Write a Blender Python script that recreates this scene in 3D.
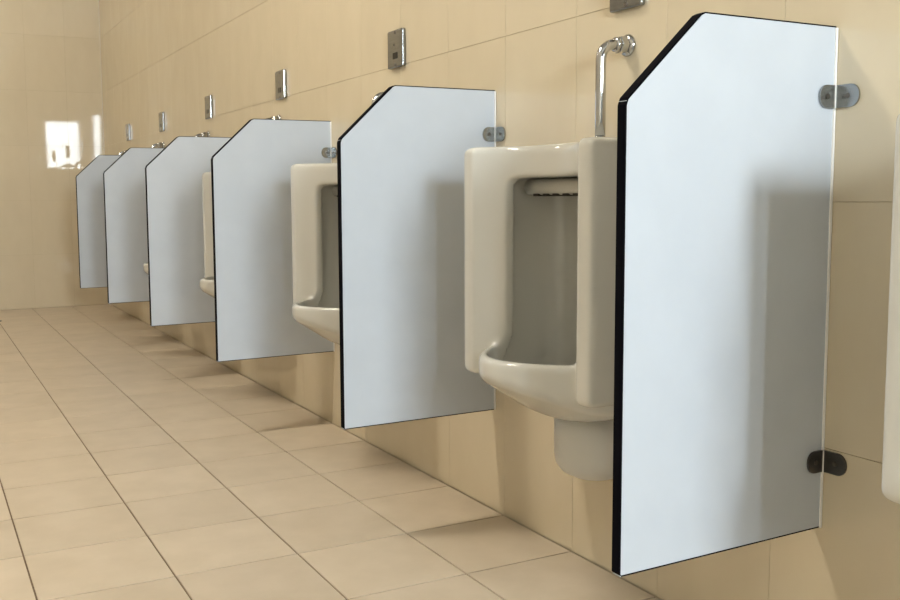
import bpy, bmesh, math, random
import numpy as np
from mathutils import Matrix, Vector

random.seed(7)
for o in list(bpy.data.objects):
    bpy.data.objects.remove(o)
scene = bpy.context.scene
COL = scene.collection

# ------------------------------------------------------------------ camera
# world: urinal wall is the plane x = 0 (room at x < 0), y runs along the wall, z up, metres
cam_data = bpy.data.cameras.new('camera')
cam = bpy.data.objects.new('camera', cam_data)
COL.objects.link(cam)
scene.camera = cam
cam_data.sensor_width = 36.0
cam_data.lens = 956.606 * 36.0 / 900.0
cam_data.shift_x = 55.026 / 900.0
cam_data.shift_y = -15.439 / 900.0
cam_data.clip_start = 0.02
Rv = Vector((0.89394633, -0.44808733, -0.00881514))
Uv = Vector((0.04970671, 0.0795802, 0.99558839))
Fv = Vector((0.44540903, 0.89044075, -0.09341337))
m = Matrix((Rv, Uv, -Fv)).transposed().to_4x4()
m.translation = Vector((-1.39711, -2.13785, 0.87163))
cam.matrix_world = m

# ------------------------------------------------------------------ light levels
WINDOW_L = 122.0                      # radiance of the daylit frosted panes behind the camera
WINDOW_COL = (0.84, 0.94, 1.0)
LAMP_L = 73.0                        # radiance of the long ceiling lamp and the added fill lamp
LAMP_COL = (1.0, 0.94, 0.82)
LAMP_X = -2.05
world = bpy.data.worlds.new('world')
scene.world = world
world.use_nodes = True
bgn = world.node_tree.nodes['Background']
bgn.inputs[0].default_value = (0.75, 0.86, 1.0, 1)
bgn.inputs[1].default_value = 1.0
vs = scene.view_settings
vs.view_transform = 'Standard'
vs.look = 'None'
vs.exposure = 0.0
vs.gamma = 1.0
vs.use_curve_mapping = False

# ------------------------------------------------------------------ measures
X_LEFT, Y_BACK, Y_FAR, Z_CEIL = -2.7, -5.1, 5.89, 3.85
TILE, TILE_H = 0.3, 0.4265
Z_TILED = 7 * TILE_H                 # the glazed tiling stops here, plain plaster above
PART_Y = [-2.065, -1.0086, 0.0470, 1.1701, 2.2424, 3.3123, 4.3183]
PART_D, PART_Z0, PART_Z1, CHAM_X, CHAM_Z = 0.4562, 0.2836, 1.1457, 0.1514, 1.0063
URINAL_Y = [-1.553, -0.483, 0.638, 1.730, 2.815, 3.83, 4.88]

# ------------------------------------------------------------------ materials
def new_mat(name):
    mt = bpy.data.materials.new(name)
    mt.use_nodes = True
    nt = mt.node_tree
    return mt, nt, nt.nodes['Principled BSDF']

def plain(name, col, rough=0.5, metal=0.0, **kw):
    mt, nt, b = new_mat(name)
    b.inputs['Base Color'].default_value = (*col, 1)
    b.inputs['Roughness'].default_value = rough
    b.inputs['Metallic'].default_value = metal
    for k, v in kw.items():
        b.inputs[k.replace('_', ' ')].default_value = v
    return mt

def mottled(name, c1, c2, scale, rough, var=0.06, bump=0.0, bscale=60.0, detail=4.0, rough_var=0.0, stretch=(1, 1, 1), ior=1.5):
    """two-tone noise colour, small brightness change from piece to piece, optional fine relief"""
    mt, nt, b = new_mat(name)
    N, L = nt.nodes.new, nt.links.new
    tc = N('ShaderNodeNewGeometry')
    mp = N('ShaderNodeMapping'); mp.inputs['Scale'].default_value = stretch
    L(tc.outputs['Position'], mp.inputs['Vector'])
    nz = N('ShaderNodeTexNoise'); nz.inputs['Scale'].default_value = scale; nz.inputs['Detail'].default_value = detail
    L(mp.outputs['Vector'], nz.inputs['Vector'])
    rp = N('ShaderNodeValToRGB')
    rp.color_ramp.elements[0].position = 0.32; rp.color_ramp.elements[0].color = (*c1, 1)
    rp.color_ramp.elements[1].position = 0.68; rp.color_ramp.elements[1].color = (*c2, 1)
    L(nz.outputs['Fac'], rp.inputs['Fac'])
    oi = N('ShaderNodeObjectInfo')
    mr = N('ShaderNodeMapRange'); mr.inputs['To Min'].default_value = 1 - var; mr.inputs['To Max'].default_value = 1 + var
    L(oi.outputs['Random'], mr.inputs['Value'])
    hs = N('ShaderNodeHueSaturation')
    L(mr.outputs['Result'], hs.inputs['Value']); L(rp.outputs['Color'], hs.inputs['Color'])
    L(hs.outputs['Color'], b.inputs['Base Color'])
    b.inputs['Roughness'].default_value = rough
    b.inputs['IOR'].default_value = ior
    if rough_var:
        m2 = N('ShaderNodeMapRange'); m2.inputs['To Min'].default_value = rough - rough_var; m2.inputs['To Max'].default_value = rough + rough_var
        L(nz.outputs['Fac'], m2.inputs['Value']); L(m2.outputs['Result'], b.inputs['Roughness'])
    if bump:
        n2 = N('ShaderNodeTexNoise'); n2.inputs['Scale'].default_value = bscale; n2.inputs['Detail'].default_value = 3
        L(tc.outputs['Position'], n2.inputs['Vector'])
        bp = N('ShaderNodeBump'); bp.inputs['Strength'].default_value = bump; bp.inputs['Distance'].default_value = 0.002
        L(n2.outputs['Fac'], bp.inputs['Height']); L(bp.outputs['Normal'], b.inputs['Normal'])
    return mt

def emitter(name, col, strength):
    mt, nt, b = new_mat(name)
    b.inputs['Base Color'].default_value = (0.8, 0.8, 0.8, 1)
    b.inputs['Emission Color'].default_value = (*col, 1)
    b.inputs['Emission Strength'].default_value = strength
    return mt

M = {
    'wall_tile': mottled('glazed_wall_tile', (0.575, 0.49, 0.35), (0.60, 0.515, 0.37), 9, 0.028, var=0.012, stretch=(1, 1, 0.5), ior=1.62),
    'wall_grout': plain('wall_grout', (0.47, 0.395, 0.275), 0.8),
    'floor_tile': mottled('matt_floor_tile', (0.485, 0.40, 0.292), (0.55, 0.46, 0.347), 8, 0.42, var=0.035, bump=0.15, bscale=90, rough_var=0.06),
    'floor_grout': plain('floor_grout', (0.17, 0.115, 0.07), 0.85),
    'ceiling': mottled('ceiling_paint', (0.38, 0.355, 0.32), (0.41, 0.385, 0.35), 3, 0.8, var=0.0),
    'plaster': mottled('plaster', (0.52, 0.47, 0.39), (0.55, 0.50, 0.42), 3, 0.75, var=0.0),
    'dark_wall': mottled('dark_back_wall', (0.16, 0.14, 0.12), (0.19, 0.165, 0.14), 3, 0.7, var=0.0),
    'laminate': mottled('white_laminate', (0.475, 0.51, 0.555), (0.495, 0.53, 0.575), 14, 0.36, var=0.01),
    'black_edge': plain('black_edge_band', (0.003, 0.003, 0.005), 0.6, Specular_IOR_Level=0.02),
    'caulk': plain('white_caulk', (0.82, 0.80, 0.76), 0.5),
    'porcelain': mottled('white_porcelain', (0.535, 0.525, 0.48), (0.555, 0.545, 0.50), 4, 0.10, var=0.0),
    'slot': plain('dark_slot', (0.03, 0.025, 0.02), 0.6),
    'trap': plain('translucent_plastic', (0.70, 0.69, 0.65), 0.28, Transmission_Weight=0.25),
    'chrome': plain('chrome', (0.52, 0.53, 0.54), 0.08, 1.0),
    'steel': mottled('brushed_steel', (0.30, 0.31, 0.31), (0.35, 0.36, 0.36), 25, 0.22, var=0.0, stretch=(1, 1, 8)),
    'dark_steel': plain('dim_reflection_steel', (0.13, 0.125, 0.12), 0.30, 1.0),  # lower brackets: the dim surroundings they mirror are put into the steel colour
    'sensor_glass': plain('black_sensor_glass', (0.006, 0.006, 0.008), 0.08),
    'screw': plain('screw_metal', (0.20, 0.18, 0.16), 0.35, 1.0),
    'frame': plain('window_frame_paint', (0.75, 0.75, 0.73), 0.4),
    'pane': emitter('daylit_frosted_glass', WINDOW_COL, WINDOW_L),
    'diffuser': emitter('lamp_diffuser', LAMP_COL, LAMP_L),
    'housing': plain('white_metal', (0.7, 0.7, 0.68), 0.4),
    'drain': plain('drain_metal', (0.12, 0.10, 0.09), 0.4, 1.0),
}
for k in ('steel',):
    M[k].node_tree.nodes['Principled BSDF'].inputs['Metallic'].default_value = 1.0

# ------------------------------------------------------------------ helpers
def link(o, parent=None):
    COL.objects.link(o)
    if parent is not None:
        o.parent = parent
    return o

def obj(name, me, mat, parent=None, smooth=False, loc=None):
    if isinstance(me, bmesh.types.BMesh):
        bm, me = me, bpy.data.meshes.new(name)
        bmesh.ops.recalc_face_normals(bm, faces=bm.faces[:])
        bm.to_mesh(me); bm.free()
    if not me.materials:
        me.materials.append(M[mat])
    if smooth:
        for p in me.polygons:
            p.use_smooth = True
    o = bpy.data.objects.new(name, me)
    if loc is not None:
        o.location = loc
    return link(o, parent)

def thing(name, label, cat, loc=(0, 0, 0), group=None):
    o = bpy.data.objects.new(name, None)
    o.empty_display_size = 0.05
    o.location = loc
    o['label'] = label; o['category'] = cat
    if group: o['group'] = group
    return link(o)

def structure(o, label, cat):
    o['kind'] = 'structure'; o['label'] = label; o['category'] = cat
    return o

def box(bm, x0, x1, y0, y1, z0, z1, bev=0.0, seg=2):
    r = bmesh.ops.create_cube(bm, size=1.0)
    v = r['verts']
    bmesh.ops.scale(bm, vec=(abs(x1 - x0), abs(y1 - y0), abs(z1 - z0)), verts=v)
    bmesh.ops.translate(bm, vec=((x0 + x1) / 2, (y0 + y1) / 2, (z0 + z1) / 2), verts=v)
    if bev:
        es = list({e for q in v for e in q.link_edges})
        bmesh.ops.bevel(bm, geom=es, offset=bev, segments=seg, profile=0.5, affect='EDGES')
    return bm

def boxbm(*a, **k):
    return box(bmesh.new(), *a, **k)

def prism(bm, pts, axis, a, b):
    """extrude a closed 2-D outline between a and b along axis; other two axes in xyz order"""
    def P(p, t):
        c = list(p); c.insert('xyz'.index(axis), t); return c
    A = [bm.verts.new(P(p, a)) for p in pts]
    B = [bm.verts.new(P(p, b)) for p in pts]
    n = len(pts)
    bm.faces.new(A); bm.faces.new(B[::-1])
    for i in range(n):
        bm.faces.new((A[i], A[(i + 1) % n], B[(i + 1) % n], B[i]))
    return bm

def ring_loft(bm, rings, cap=True, closed=True):
    vs_ = [[bm.verts.new(p) for p in r] for r in rings]
    for a, b in zip(vs_, vs_[1:]):
        n = len(a)
        for i in range(n if closed else n - 1):
            bm.faces.new((a[i], a[(i + 1) % n], b[(i + 1) % n], b[i]))
    if cap:
        bm.faces.new(vs_[0][::-1]); bm.faces.new(vs_[-1])
    return bm

def tube(path, r, n=16):
    bm = bmesh.new(); rings = []
    pts = [Vector(p) for p in path]
    for i, p in enumerate(pts):
        t = (pts[min(i + 1, len(pts) - 1)] - pts[max(i - 1, 0)]).normalized()
        s = Vector((0, 1, 0)); w = t.cross(s).normalized()
        rr = r[i] if isinstance(r, (list, tuple)) else r
        rings.append([p + (s * math.cos(a) + w * math.sin(a)) * rr for a in [2 * math.pi * k / n for k in range(n)]])
    return ring_loft(bm, rings)

def lathe_x(profile, n=24, c=(0, 0)):
    """profile of (x, radius) turned about an x axis through y,z = c"""
    return ring_loft(bmesh.new(), [[(x, c[0] + r * math.cos(a), c[1] + r * math.sin(a)) for a in [2 * math.pi * k / n for k in range(n)]] for x, r in profile])

def lathe_z(profile, n=24, c=(0, 0)):
    return ring_loft(bmesh.new(), [[(c[0] + r * math.cos(a), c[1] + r * math.sin(a), z) for a in [2 * math.pi * k / n for k in range(n)]] for z, r in profile])

def bevel_all(bm, off, seg=2):
    bmesh.ops.recalc_face_normals(bm, faces=bm.faces[:])
    bmesh.ops.bevel(bm, geom=bm.edges[:], offset=off, segments=seg, profile=0.5, affect='EDGES')
    return bm

# ------------------------------------------------------------------ the room shell
def tile_mesh(name, w, h, t, ch, mat):
    """a tile lying in its local xy plane, face at z = 0, with a chamfered arris; 10 faces"""
    bm = bmesh.new()
    a, b = w / 2, h / 2
    top = [bm.verts.new((x, y, 0)) for x, y in ((-a + ch, -b + ch), (a - ch, -b + ch), (a - ch, b - ch), (-a + ch, b - ch))]
    mid = [bm.verts.new((x, y, -ch)) for x, y in ((-a, -b), (a, -b), (a, b), (-a, b))]
    low = [bm.verts.new((x, y, -t)) for x, y in ((-a, -b), (a, -b), (a, b), (-a, b))]
    bm.faces.new(top)
    for r1, r2 in ((top, mid), (mid, low)):
        for i in range(4):
            bm.faces.new((r1[i], r2[i], r2[(i + 1) % 4], r1[(i + 1) % 4]))
    me = bpy.data.meshes.new(name)
    bmesh.ops.recalc_face_normals(bm, faces=bm.faces[:])
    bm.to_mesh(me); bm.free()
    me.materials.append(M[mat])
    return me

def cuts(lo, hi, step, origin):
    k = math.floor((lo - origin) / step + 1e-6)
    e = [lo]
    while True:
        k += 1
        v = origin + k * step
        if v >= hi - 0.004: break
        if v > lo + 0.004: e.append(v)
    e.append(hi)
    return list(zip(e, e[1:]))

tile_cache = {}
def lay(parent, spans_a, spans_b, gap, t, ch, mat, place, tilt, gap_a=None):
    gap_a = gap if gap_a is None else gap_a
    for a0, a1 in spans_a:
        for b0, b1 in spans_b:
            w, h = round(a1 - a0 - gap_a, 4), round(b1 - b0 - gap, 4)
            if w < 0.012 or h < 0.012: continue
            key = (mat, w, h)
            if key not in tile_cache:
                tile_cache[key] = tile_mesh('tile', w, h, t, ch, mat)
            o = bpy.data.objects.new('tile', tile_cache[key])
            mw = place((a0 + a1) / 2, (b0 + b1) / 2)
            o.matrix_world = mw @ Matrix.Rotation(random.gauss(0, tilt), 4, 'X') @ Matrix.Rotation(random.gauss(0, tilt), 4, 'Y')
            link(o, parent)

# floor
floor = structure(obj('floor', boxbm(X_LEFT, 0, Y_BACK, Y_FAR, -0.10, -0.0035), 'floor_grout'),
                  'beige tiled floor with dark brown grout lines', 'floor')
lay(floor, cuts(X_LEFT, -0.0025, TILE, 0), cuts(-3.0, Y_FAR - 0.002, TILE, 0), 0.0046, 0.012, 0.0004, 'floor_tile',
    lambda a, b: Matrix.Translation((a, b, 0)), 0.0004)
# the floor behind the viewer, joined
bm = bmesh.new()
for a0, a1 in cuts(X_LEFT, 0, TILE, 0):
    for b0, b1 in cuts(Y_BACK, -3.0, TILE, 0):
        box(bm, a0 + 0.0021, a1 - 0.0021, b0 + 0.0021, b1 - 0.0021, -0.012, 0.0)
obj('tiles', bm, 'floor_tile', floor)['kind'] = 'stuff'
# urinal wall
wall_r = structure(obj('wall_right', boxbm(0.0022, 0.15, Y_BACK, Y_FAR, -0.1, Z_CEIL), 'wall_grout'),
                   'glossy cream tiled wall that carries the urinals', 'wall')
FR = Matrix(((0, 0, -1), (-1, 0, 0), (0, 1, 0))).to_4x4()          # local x -> -y, y -> z, z -> -x
lay(wall_r, cuts(Y_BACK, Y_FAR, TILE, 0), cuts(0, Z_TILED, TILE_H, 0), 0.0013, 0.01, 0.0003, 'wall_tile',
    lambda a, b: Matrix.Translation((0, a, b)) @ FR, 0.0003, 0.0008)
# far wall
wall_f = structure(obj('wall_far', boxbm(X_LEFT, 0.0, Y_FAR + 0.0022, Y_FAR + 0.15, -0.1, Z_CEIL), 'wall_grout'),
                   'glossy cream tiled end wall with bright window reflection in the corner', 'wall')
FF = Matrix(((1, 0, 0), (0, 0, -1), (0, 1, 0))).to_4x4()           # local z -> -y
lay(wall_f, cuts(X_LEFT, 0, TILE, -0.275), cuts(0, Z_TILED, TILE_H, 0), 0.0013, 0.01, 0.0003, 'wall_tile',
    lambda a, b: Matrix.Translation((a, Y_FAR, b)) @ FF, 0.0003, 0.0008)
obj('plaster_band', boxbm(-0.002, 0.004, Y_BACK, Y_FAR, Z_TILED, Z_CEIL), 'plaster', wall_r)
obj('plaster_band', boxbm(X_LEFT, 0.0, Y_FAR - 0.002, Y_FAR + 0.004, Z_TILED, Z_CEIL), 'plaster', wall_f)
# the sides that the camera does not look at
structure(obj('ceiling', boxbm(X_LEFT - 0.15, 0.15, Y_BACK - 0.15, Y_FAR + 0.15, Z_CEIL, Z_CEIL + 0.1), 'ceiling'), 'plain off-white ceiling above the row of urinals', 'ceiling')
WIN = [(-1.48, -0.86, 1.39, 2.31), (-1.865, -1.70, 1.42, 2.46)]
bm = bmesh.new()
yb0, yb1 = Y_BACK - 0.15, Y_BACK
xs = [X_LEFT - 0.15, WIN[1][0], WIN[1][1], WIN[0][0], WIN[0][1], 0.15]
for i, (a, b) in enumerate(zip(xs, xs[1:])):
    w = {1: WIN[1], 3: WIN[0]}.get(i)
    if w:
        box(bm, a, b, yb0, yb1, -0.1, w[2]); box(bm, a, b, yb0, yb1, w[3], Z_CEIL)
    else:
        box(bm, a, b, yb0, yb1, -0.1, Z_CEIL)
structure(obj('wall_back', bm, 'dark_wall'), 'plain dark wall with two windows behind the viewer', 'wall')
for n, (a, b, c, d) in enumerate(WIN):
    w = thing('window_%d' % (n + 1), ['wide frosted daylit window in the wall behind the viewer', 'narrow frosted daylit window in the wall behind the viewer'][n], 'window', ((a + b) / 2, Y_BACK, c))
    w['kind'] = 'structure'
    ww, hh = (b - a) / 2, d - c
    f = bmesh.new()
    for q in ((-ww, -ww + 0.022, 0, hh), (ww - 0.022, ww, 0, hh), (-ww + 0.022, ww - 0.022, 0, 0.022), (-ww + 0.022, ww - 0.022, hh - 0.022, hh)):
        box(f, q[0], q[1], -0.05, -0.005, q[2], q[3])
    obj('window_frame', f, 'frame', w)
    obj('pane', boxbm(-ww + 0.02, ww - 0.02, -0.032, -0.024, 0.02, hh - 0.02), 'pane', w)

structure(obj('wall_left', boxbm(X_LEFT - 0.15, X_LEFT, Y_BACK, Y_FAR, -0.1, Z_CEIL), 'plaster'), 'plain plastered side wall opposite the urinals', 'wall')
# ceiling lamp and an added fill lamp by the end wall (above the picture)
lamp0 = None
LAMPS = [0.65, 4.5]
LAMP_LABELS = ['long ceiling lamp nearer the viewer', 'shorter added fill lamp nearer the end wall']
for yy, lb in zip(LAMPS, LAMP_LABELS):
    t = thing('ceiling_lamp', lb, 'ceiling lamp', (LAMP_X, yy, Z_CEIL), 'long lamps across the ceiling')
    if lamp0 is None:
        lamp0 = t
        h = bmesh.new()
        for q in ((-0.62, -0.60, -0.17, 0.17), (0.60, 0.62, -0.17, 0.17), (-0.60, 0.60, -0.17, -0.15), (-0.60, 0.60, 0.15, 0.17)):
            box(h, *q, -0.05, 0.0)
        obj('housing', h, 'housing', t)
        obj('diffuser', boxbm(-0.60, 0.60, -0.15, 0.15, -0.048, -0.03), 'diffuser', t)
    else:
        t.scale = (0.55, 1, 1)                    # added to brighten the end wall, shortened to give less light
        for ch in lamp0.children:
            link(ch.copy(), t)

# ------------------------------------------------------------------ partitions
def make_panel():
    """outline in (x, z); slab from y = 0 (face towards the viewer) to y = 0.017"""
    o = [(-0.002, PART_Z0), (-PART_D + 0.002, PART_Z0), (-PART_D + 0.002, CHAM_Z)]
    o += [(-PART_D + CHAM_X + 0.0015, PART_Z1 - 0.002), (-0.002, PART_Z1 - 0.002)]
    return prism(bmesh.new(), o, 'y', 0.0, 0.017)

def make_edge():
    """thin band round the free edges: front, chamfer, top and bottom"""
    o = [(-0.002, PART_Z0), (-PART_D + 0.004, PART_Z0), (-PART_D, PART_Z0 + 0.004), (-PART_D, CHAM_Z - 0.006), (-PART_D + 0.004, CHAM_Z + 0.005),
         (-PART_D + CHAM_X - 0.006, PART_Z1 - 0.004), (-PART_D + CHAM_X + 0.004, PART_Z1), (-0.002, PART_Z1)]
    cx, cz = -0.2, 0.7
    bm = bmesh.new()
    inner = [(-0.002, PART_Z0 + 0.0022), (-PART_D + 0.0035, PART_Z0 + 0.0022), (-PART_D + 0.0024, PART_Z0 + 0.005), (-PART_D + 0.0024, CHAM_Z - 0.007), (-PART_D + 0.0055, CHAM_Z + 0.002),
             (-PART_D + CHAM_X - 0.004, PART_Z1 - 0.0058), (-PART_D + CHAM_X + 0.004, PART_Z1 - 0.0022), (-0.002, PART_Z1 - 0.0022)]
    V = {}
    for nm, pts in (('o', o), ('i', inner)):
        for y in (-0.0004, 0.0174):
            V[nm, y] = [bm.verts.new((p[0], y, p[1])) for p in pts]
    n = len(o)
    for i in range(n - 1):
        for A, B in ((V['o', -0.0004], V['o', 0.0174]), (V['i', 0.0174], V['i', -0.0004]), (V['i', -0.0004], V['o', -0.0004]), (V['o', 0.0174], V['i', 0.0174])):
            bm.faces.new((A[i], A[i + 1], B[i + 1], B[i]))
    for i in (0, n - 1):
        bm.faces.new((V['o', -0.0004][i], V['o', 0.0174][i], V['i', 0.0174][i], V['i', -0.0004][i]))
    return bm

def dshape(L, R, n=10):
    """outline of a tab from 0 to L with a rounded end, half height R"""
    pts = [(0, -R)]
    q = R * 0.85
    for k in range(n + 1):
        a = -math.pi / 2 + math.pi * k / n
        pts.append((L - q + q * math.cos(a), R * math.sin(a)))
    pts.append((0, R))
    return pts

def make_bracket(parent, z, mat):
    bm = bmesh.new()
    R = 0.019
    prism(bm, [(-0.002 - u, z + w) for u, w in dshape(0.040, R)], 'y', -0.005, -0.0012)     # leg on the panel
    r2 = bmesh.new()
    prism(r2, [(-0.002 - u, z + w) for u, w in dshape(0.047, R)], 'x', -0.0045, -0.0006)     # leg on the wall
    tmp = bpy.data.meshes.new('t'); r2.to_mesh(tmp); r2.free(); bm.from_mesh(tmp); bpy.data.meshes.remove(tmp)
    b = obj('bracket', bm, mat, parent)
    obj('screw', ring_loft(bmesh.new(), [[(-0.024 + 0.0045 * math.cos(a), y, z + 0.0045 * math.sin(a)) for a in [math.pi * k / 6 for k in range(12)]] for y in (-0.005, -0.0068)]), 'screw', b)
    obj('screw', lathe_x([(-0.0045, 0.0045), (-0.0062, 0.0038)], 12, (-0.028, z)), 'screw', b)
    obj('corner_bead', boxbm(-0.0062, -0.0035, -0.0062, -0.0035, z - R, z + R), 'caulk', b)
    return b

def make_partition():
    t = thing('partition', '', 'partition', (0, 0, 0), 'white partitions between the urinals')
    obj('panel', make_panel(), 'laminate', t)
    obj('edge_band', make_edge(), 'black_edge', t)
    obj('caulk_bead', boxbm(-0.004, -0.0002, -0.003, 0.0, PART_Z0, PART_Z1 - 0.003), 'caulk', t)
    make_bracket(t, 1.029, 'steel')
    make_bracket(t, 0.404, 'dark_steel')
    return t

def copy_tree(o, parent=None):
    c = o.copy()
    link(c, parent)
    for ch in list(o.children):
        copy_tree(ch, c)
    return c

P_LABELS = [
    'white partition beside the viewer, out of the picture past its right edge',
    'largest white partition with black edge, in the foreground in front of all the others',
    'second nearest white black-edged partition, just behind the fully visible urinal',
    'third nearest white partition, just left of the urinal cut off by a black edge',
    'fourth nearest white partition, with only a sliver of porcelain showing at its right',
    'fifth nearest white partition, second from the end wall, narrow in view',
    'smallest white partition, farthest away beside the end wall corner',
]
part0 = make_partition()
for i, (y, lb) in enumerate(zip(PART_Y, P_LABELS)):
    t = part0 if i == 0 else copy_tree(part0)
    t.location = (-0.0012, y - 0.001, 0)
    t.rotation_euler = (0, 0, 0.022)          # the panels stand a touch out of square
    t['label'] = lb

# ------------------------------------------------------------------ urinals
def smax(a, b, k):
    h = np.clip(0.5 + 0.5 * (a - b) / k, 0, 1)
    return b + (a - b) * h + k * h * (1 - h)
def smin(a, b, k):
    return -smax(-a, -b, k)

def surface_nets(F, org, h):
    nx, ny, nz = F.shape
    ins = F < 0
    cs = [(i, j, k) for i in (0, 1) for j in (0, 1) for k in (0, 1)]
    def sub(A, c): return A[c[0]:c[0] + nx - 1, c[1]:c[1] + ny - 1, c[2]:c[2] + nz - 1]
    cnt = sum(sub(ins, c).astype(np.int8) for c in cs)
    act = (cnt > 0) & (cnt < 8)
    idx = -np.ones(act.shape, int)
    idx[act] = np.arange(act.sum())
    base = np.argwhere(act).astype(float)
    acc = np.zeros_like(base); num = np.zeros(len(base))
    vals = {c: sub(F, c)[act] for c in cs}
    for c in cs:
        for ax in range(3):
            if c[ax]: continue
            d = list(c); d[ax] = 1; d = tuple(d)
            a, b = vals[c], vals[d]
            mk = (a < 0) != (b < 0)
            t = np.where(mk, a / np.where(mk, a - b, 1), 0)
            p = np.array(c, float)[None].repeat(len(a), 0); p[:, ax] += t
            acc[mk] += p[mk]; num[mk] += 1
    V = (base + acc / num[:, None]) * h + np.array(org)
    Q = []
    for ax in range(3):
        o1, o2 = (ax + 1) % 3, (ax + 2) % 3
        s0 = [slice(1, -1)] * 3; s0[ax] = slice(0, -1); s1 = list(s0); s1[ax] = slice(1, None)
        A, B = ins[tuple(s0)], ins[tuple(s1)]
        e = np.argwhere(A != B)
        fl = A[A != B]
        off = np.array([1, 1, 1]); off[ax] = 0
        e = e + off
        def g(d1, d2):
            q = e.copy(); q[:, o1] -= d1; q[:, o2] -= d2
            return idx[q[:, 0], q[:, 1], q[:, 2]]
        f = np.stack([g(1, 1), g(0, 1), g(0, 0), g(1, 0)], 1)
        f[~fl] = f[~fl][:, ::-1]
        Q.append(f)
    Q = np.concatenate(Q)
    for _ in range(2):                                   # light smoothing
        S = np.zeros_like(V); n = np.zeros(len(V))
        for a, b in ((0, 1), (1, 2), (2, 3), (3, 0)):
            np.add.at(S, Q[:, a], V[Q[:, b]]); np.add.at(n, Q[:, a], 1)
            np.add.at(S, Q[:, b], V[Q[:, a]]); np.add.at(n, Q[:, b], 1)
        V = 0.5 * V + 0.5 * S / n[:, None]
    return V, Q

def bowl_mesh():
    h = 0.0045
    u = np.arange(-0.012, 0.392, h)[:, None, None]
    v = np.arange(-0.252, 0.2521, h)[None, :, None]
    z = np.arange(0.33, 1.0, h)[None, None, :]
    av = np.abs(v)
    # concave front between two projecting wings
    Fr = 0.195 + 0.084 * np.clip(av / 0.192, 0, 1) ** 2.3
    body = smax(smax(u - Fr, av - 0.233, 0.014), smax(z - 0.976, 0.463 - z, 0.012), 0.018)
    # bowl lip that bulges forward between the wings, underside raked back to the wall
    Lp = 0.358 - 4.5 * v * v
    under = smax(0.487 - (0.358 - u) * 0.63, 0.388 + 0.0 * u, 0.03) + 1.2 * v * v
    low = smax(smax((u - Lp) * 0.85, av - 0.205, 0.02), smax(z - 0.534, (under - z) * 0.85, 0.01), 0.016)
    solid = smin(body, low, 0.016)
    # hollow: tall recess and the bowl behind the lip
    hw = 0.129 + 0.024 * np.clip((0.56 - z) / 0.08, 0, 1)
    cav = smax(smax(av - hw, 0.050 - u, 0.03), smax(z - 0.906, (np.maximum(under + 0.035, 0.455) - z) * 0.85, 0.02), 0.028)
    cav = smax(cav, (u - (Lp - 0.022)) * 0.85, 0.012)
    # the recess widens behind the thin front edge
    room = smax(smax(av - 0.176, 0.046 - u, 0.05), smax(z - 0.915, (np.maximum(under + 0.035, 0.455) - z) * 0.85, 0.02), 0.03)
    room = smax(room, u - (np.minimum(Fr, 0.25) - 0.024), 0.008)
    cav = smin(cav, room, 0.003)
    solid = smax(solid, -cav, 0.007)
    solid = smax(solid, -u + 0.0 * v + 0.0 * z, 0.002)
    V, Q = surface_nets(solid, (u.flat[0], v.flat[0], z.flat[0]), h)
    W = np.stack([-V[:, 0], V[:, 1], V[:, 2]], 1)
    me = bpy.data.meshes.new('bowl')
    me.from_pydata(W.tolist(), [], Q[:, ::-1].tolist())
    me.update()
    bm = bmesh.new(); bm.from_mesh(me)
    bmesh.ops.recalc_face_normals(bm, faces=bm.faces[:])
    bm.to_mesh(me); bm.free()
    return me

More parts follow.
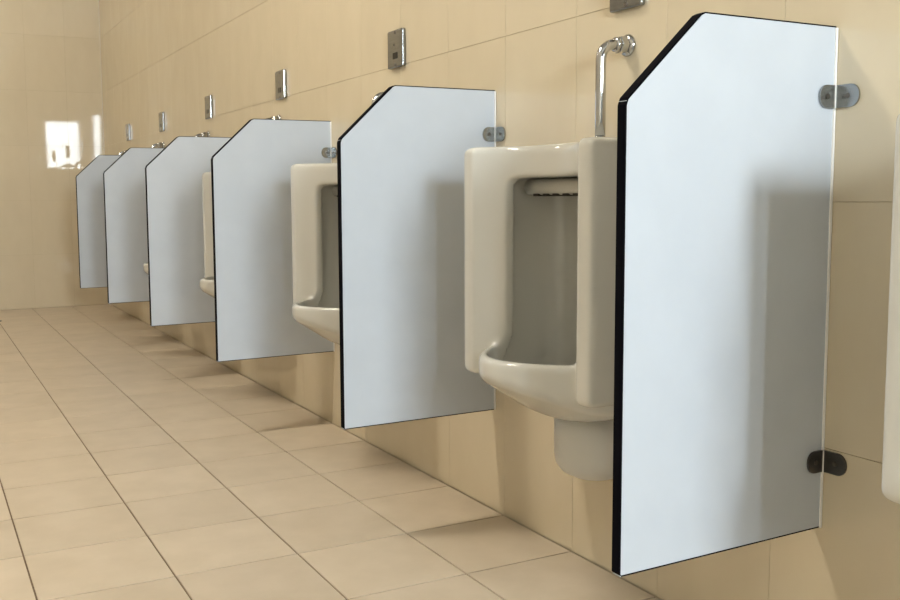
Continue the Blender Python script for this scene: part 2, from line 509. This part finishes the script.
def make_urinal():
    t = thing('urinal', '', 'urinal', (0, 0, 0), 'white porcelain wall urinals in a row')
    obj('bowl', bowl_mesh(), 'porcelain', t, smooth=True)
    # flush rim: rounded ridge across the top of the recess with small outlets below
    pr = []
    for k in range(11):
        a = -math.pi / 2 + math.pi * k / 10
        pr.append((-0.140 - 0.016 * math.cos(a), 0.886 + 0.018 * math.sin(a)))
    pr = [(-0.045, 0.868)] + pr + [(-0.045, 0.904)]
    rim = obj('flush_rim', prism(bmesh.new(), pr, 'y', -0.165, 0.165), 'porcelain', t)
    for k in range(8):
        y = -0.126 + 0.036 * k
        obj('flush_slot', boxbm(-0.152, -0.130, y - 0.009, y + 0.009, 0.8655, 0.8715), 'slot', rim)
    # trap cover below the bowl
    rings = []
    n = 24
    prof = [(0.248, 0.20), (0.252, 0.55), (0.262, 0.80), (0.278, 0.95), (0.30, 1.0), (0.345, 1.0), (0.40, 1.0)]
    for zz, s in prof:
        ring = []
        for k in range(n + 1):
            a = -math.pi / 2 + math.pi * k / n
            ring.append((-0.085 - s * 0.082 * math.cos(a), s * 0.088 * math.sin(a), zz))
        ring.append((-0.004, s * 0.088, zz)); ring.append((-0.004, -s * 0.088, zz))
        rings.append(ring)
    obj('trap_cover', ring_loft(bmesh.new(), rings), 'trap', t, smooth=False)
    # flush pipe: spud, riser, bend, wall flange with hexagonal nut
    R, ux, zt, br = 0.0112, 0.074, 1.188, 0.034
    path = [(-ux, 0, 0.972)] + [(-ux, 0, 0.972 + (zt - br - 0.972) * k / 3) for k in (1, 2, 3)]
    for k in range(1, 9):
        a = math.pi / 2 * k / 8
        path.append((-ux + br * (1 - math.cos(a)), 0, zt - br + br * math.sin(a)))
    path.append((-0.002, 0, zt))
    pipe = obj('flush_pipe', tube(path, R), 'chrome', t, smooth=True)
    obj('spud_collar', lathe_z([(0.974, 0.017), (0.982, 0.017), (0.984, 0.0145), (0.991, 0.0145), (0.992, 0.0115)], 24, (-ux, 0)), 'chrome', pipe)
    obj('wall_flange', lathe_x([(-0.001, 0.024), (-0.004, 0.024), (-0.009, 0.020), (-0.011, 0.013)], 28, (0, zt)), 'chrome', pipe)
    nut = lathe_x([(-0.011, 0.0185), (-0.013, 0.0195), (-0.027, 0.0195), (-0.029, 0.0180)], 6, (0, zt))
    obj('hex_nut', nut, 'chrome', pipe)
    obj('pipe_collar', lathe_x([(-0.029, 0.0155), (-0.037, 0.0155), (-0.039, 0.012)], 24, (0, zt)), 'chrome', pipe)
    for ch in pipe.children:
        if ch.name.startswith(('spud', 'wall_fl', 'pipe_c')):
            for p in ch.data.polygons:
                p.use_smooth = len(p.vertices) == 4
    for ch in t.children:
        if ch.name.startswith('trap_cover'):
            for p in ch.data.polygons:
                p.use_smooth = len(p.vertices) == 4
    return t

U_LABELS = [
    'white porcelain urinal cut off by the right edge of the picture',
    'white porcelain urinal with its whole opening in view, left of the largest partition',
    'white porcelain urinal half hidden behind the second nearest partition',
    'white porcelain urinal showing only a tall sliver behind the third nearest partition',
    'white porcelain urinal showing only its lip tip behind the fourth nearest partition',
    'white porcelain urinal hidden behind the fifth nearest partition but for its pipe',
    'white porcelain urinal beside the end wall, hidden behind the farthest partition but for its pipe',
]
uri0 = make_urinal()
for i, (y, lb) in enumerate(zip(URINAL_Y, U_LABELS)):
    t = uri0 if i == 0 else copy_tree(uri0)
    t.location = (-0.0005, y, 0)
    t['label'] = lb

# ------------------------------------------------------------------ flush sensors on the wall
def make_sensor():
    t = thing('flush_sensor', '', 'sensor', (0, 0, 0), 'steel flush sensors on the wall above the urinals')
    obj('cover_plate', boxbm(-0.015, -0.0003, -0.052, 0.052, -0.059, 0.059, 0.005, 3), 'steel', t)
    obj('sensor_window', boxbm(-0.0163, -0.014, -0.020, 0.012, -0.032, -0.012, 0.001, 1), 'sensor_glass', t)
    obj('indicator', lathe_x([(-0.0145, 0.005), (-0.0158, 0.004)], 12, (0.004, 0.012)), 'screw', t)
    for s in (-1, 1):
        obj('screw', lathe_x([(-0.0145, 0.006), (-0.0165, 0.005)], 12, (-0.004, s * 0.050)), 'screw', t)
    return t

S_LABELS = [None,
    'steel flush sensor plate cut off by the top edge above the fully visible urinal',
    'steel flush sensor plate with black square window, above the second nearest partition',
    'steel flush sensor plate on the wall above the third nearest partition',
    'steel flush sensor plate on the wall above the fourth nearest partition',
    'steel flush sensor plate, second smallest, above the fifth nearest partition',
    'smallest steel flush sensor plate, nearest the end wall corner',
]
sen0 = make_sensor()
first = True
SENSOR_Y = [-0.485, 0.614, 1.685, 2.778, 3.83, 4.87]
for k, lb in enumerate(S_LABELS[1:]):
    t = sen0 if first else copy_tree(sen0)
    first = False
    t.location = (0, SENSOR_Y[k], 1.331 if k else 1.323)
    t['label'] = lb

# ------------------------------------------------------------------ floor drain at the left edge
d = thing('floor_drain', 'small dark metal drain in the floor at the left edge near the end wall', 'drain', (-0.93, 5.175, 0.0))
obj('rim', ring_loft(bmesh.new(), [[(r * math.cos(a), r * math.sin(a), z) for a in [2 * math.pi * k / 24 for k in range(24)]] for r, z in ((0.055, 0.0008), (0.054, 0.003), (0.044, 0.003), (0.043, 0.0012))]), 'drain', d)
for k in range(5):
    x = -0.028 + 0.014 * k
    hl = math.sqrt(0.043 ** 2 - x * x)
    obj('grate_bar', boxbm(x - 0.003, x + 0.003, -hl, hl, 0.0008, 0.0028), 'drain', d)
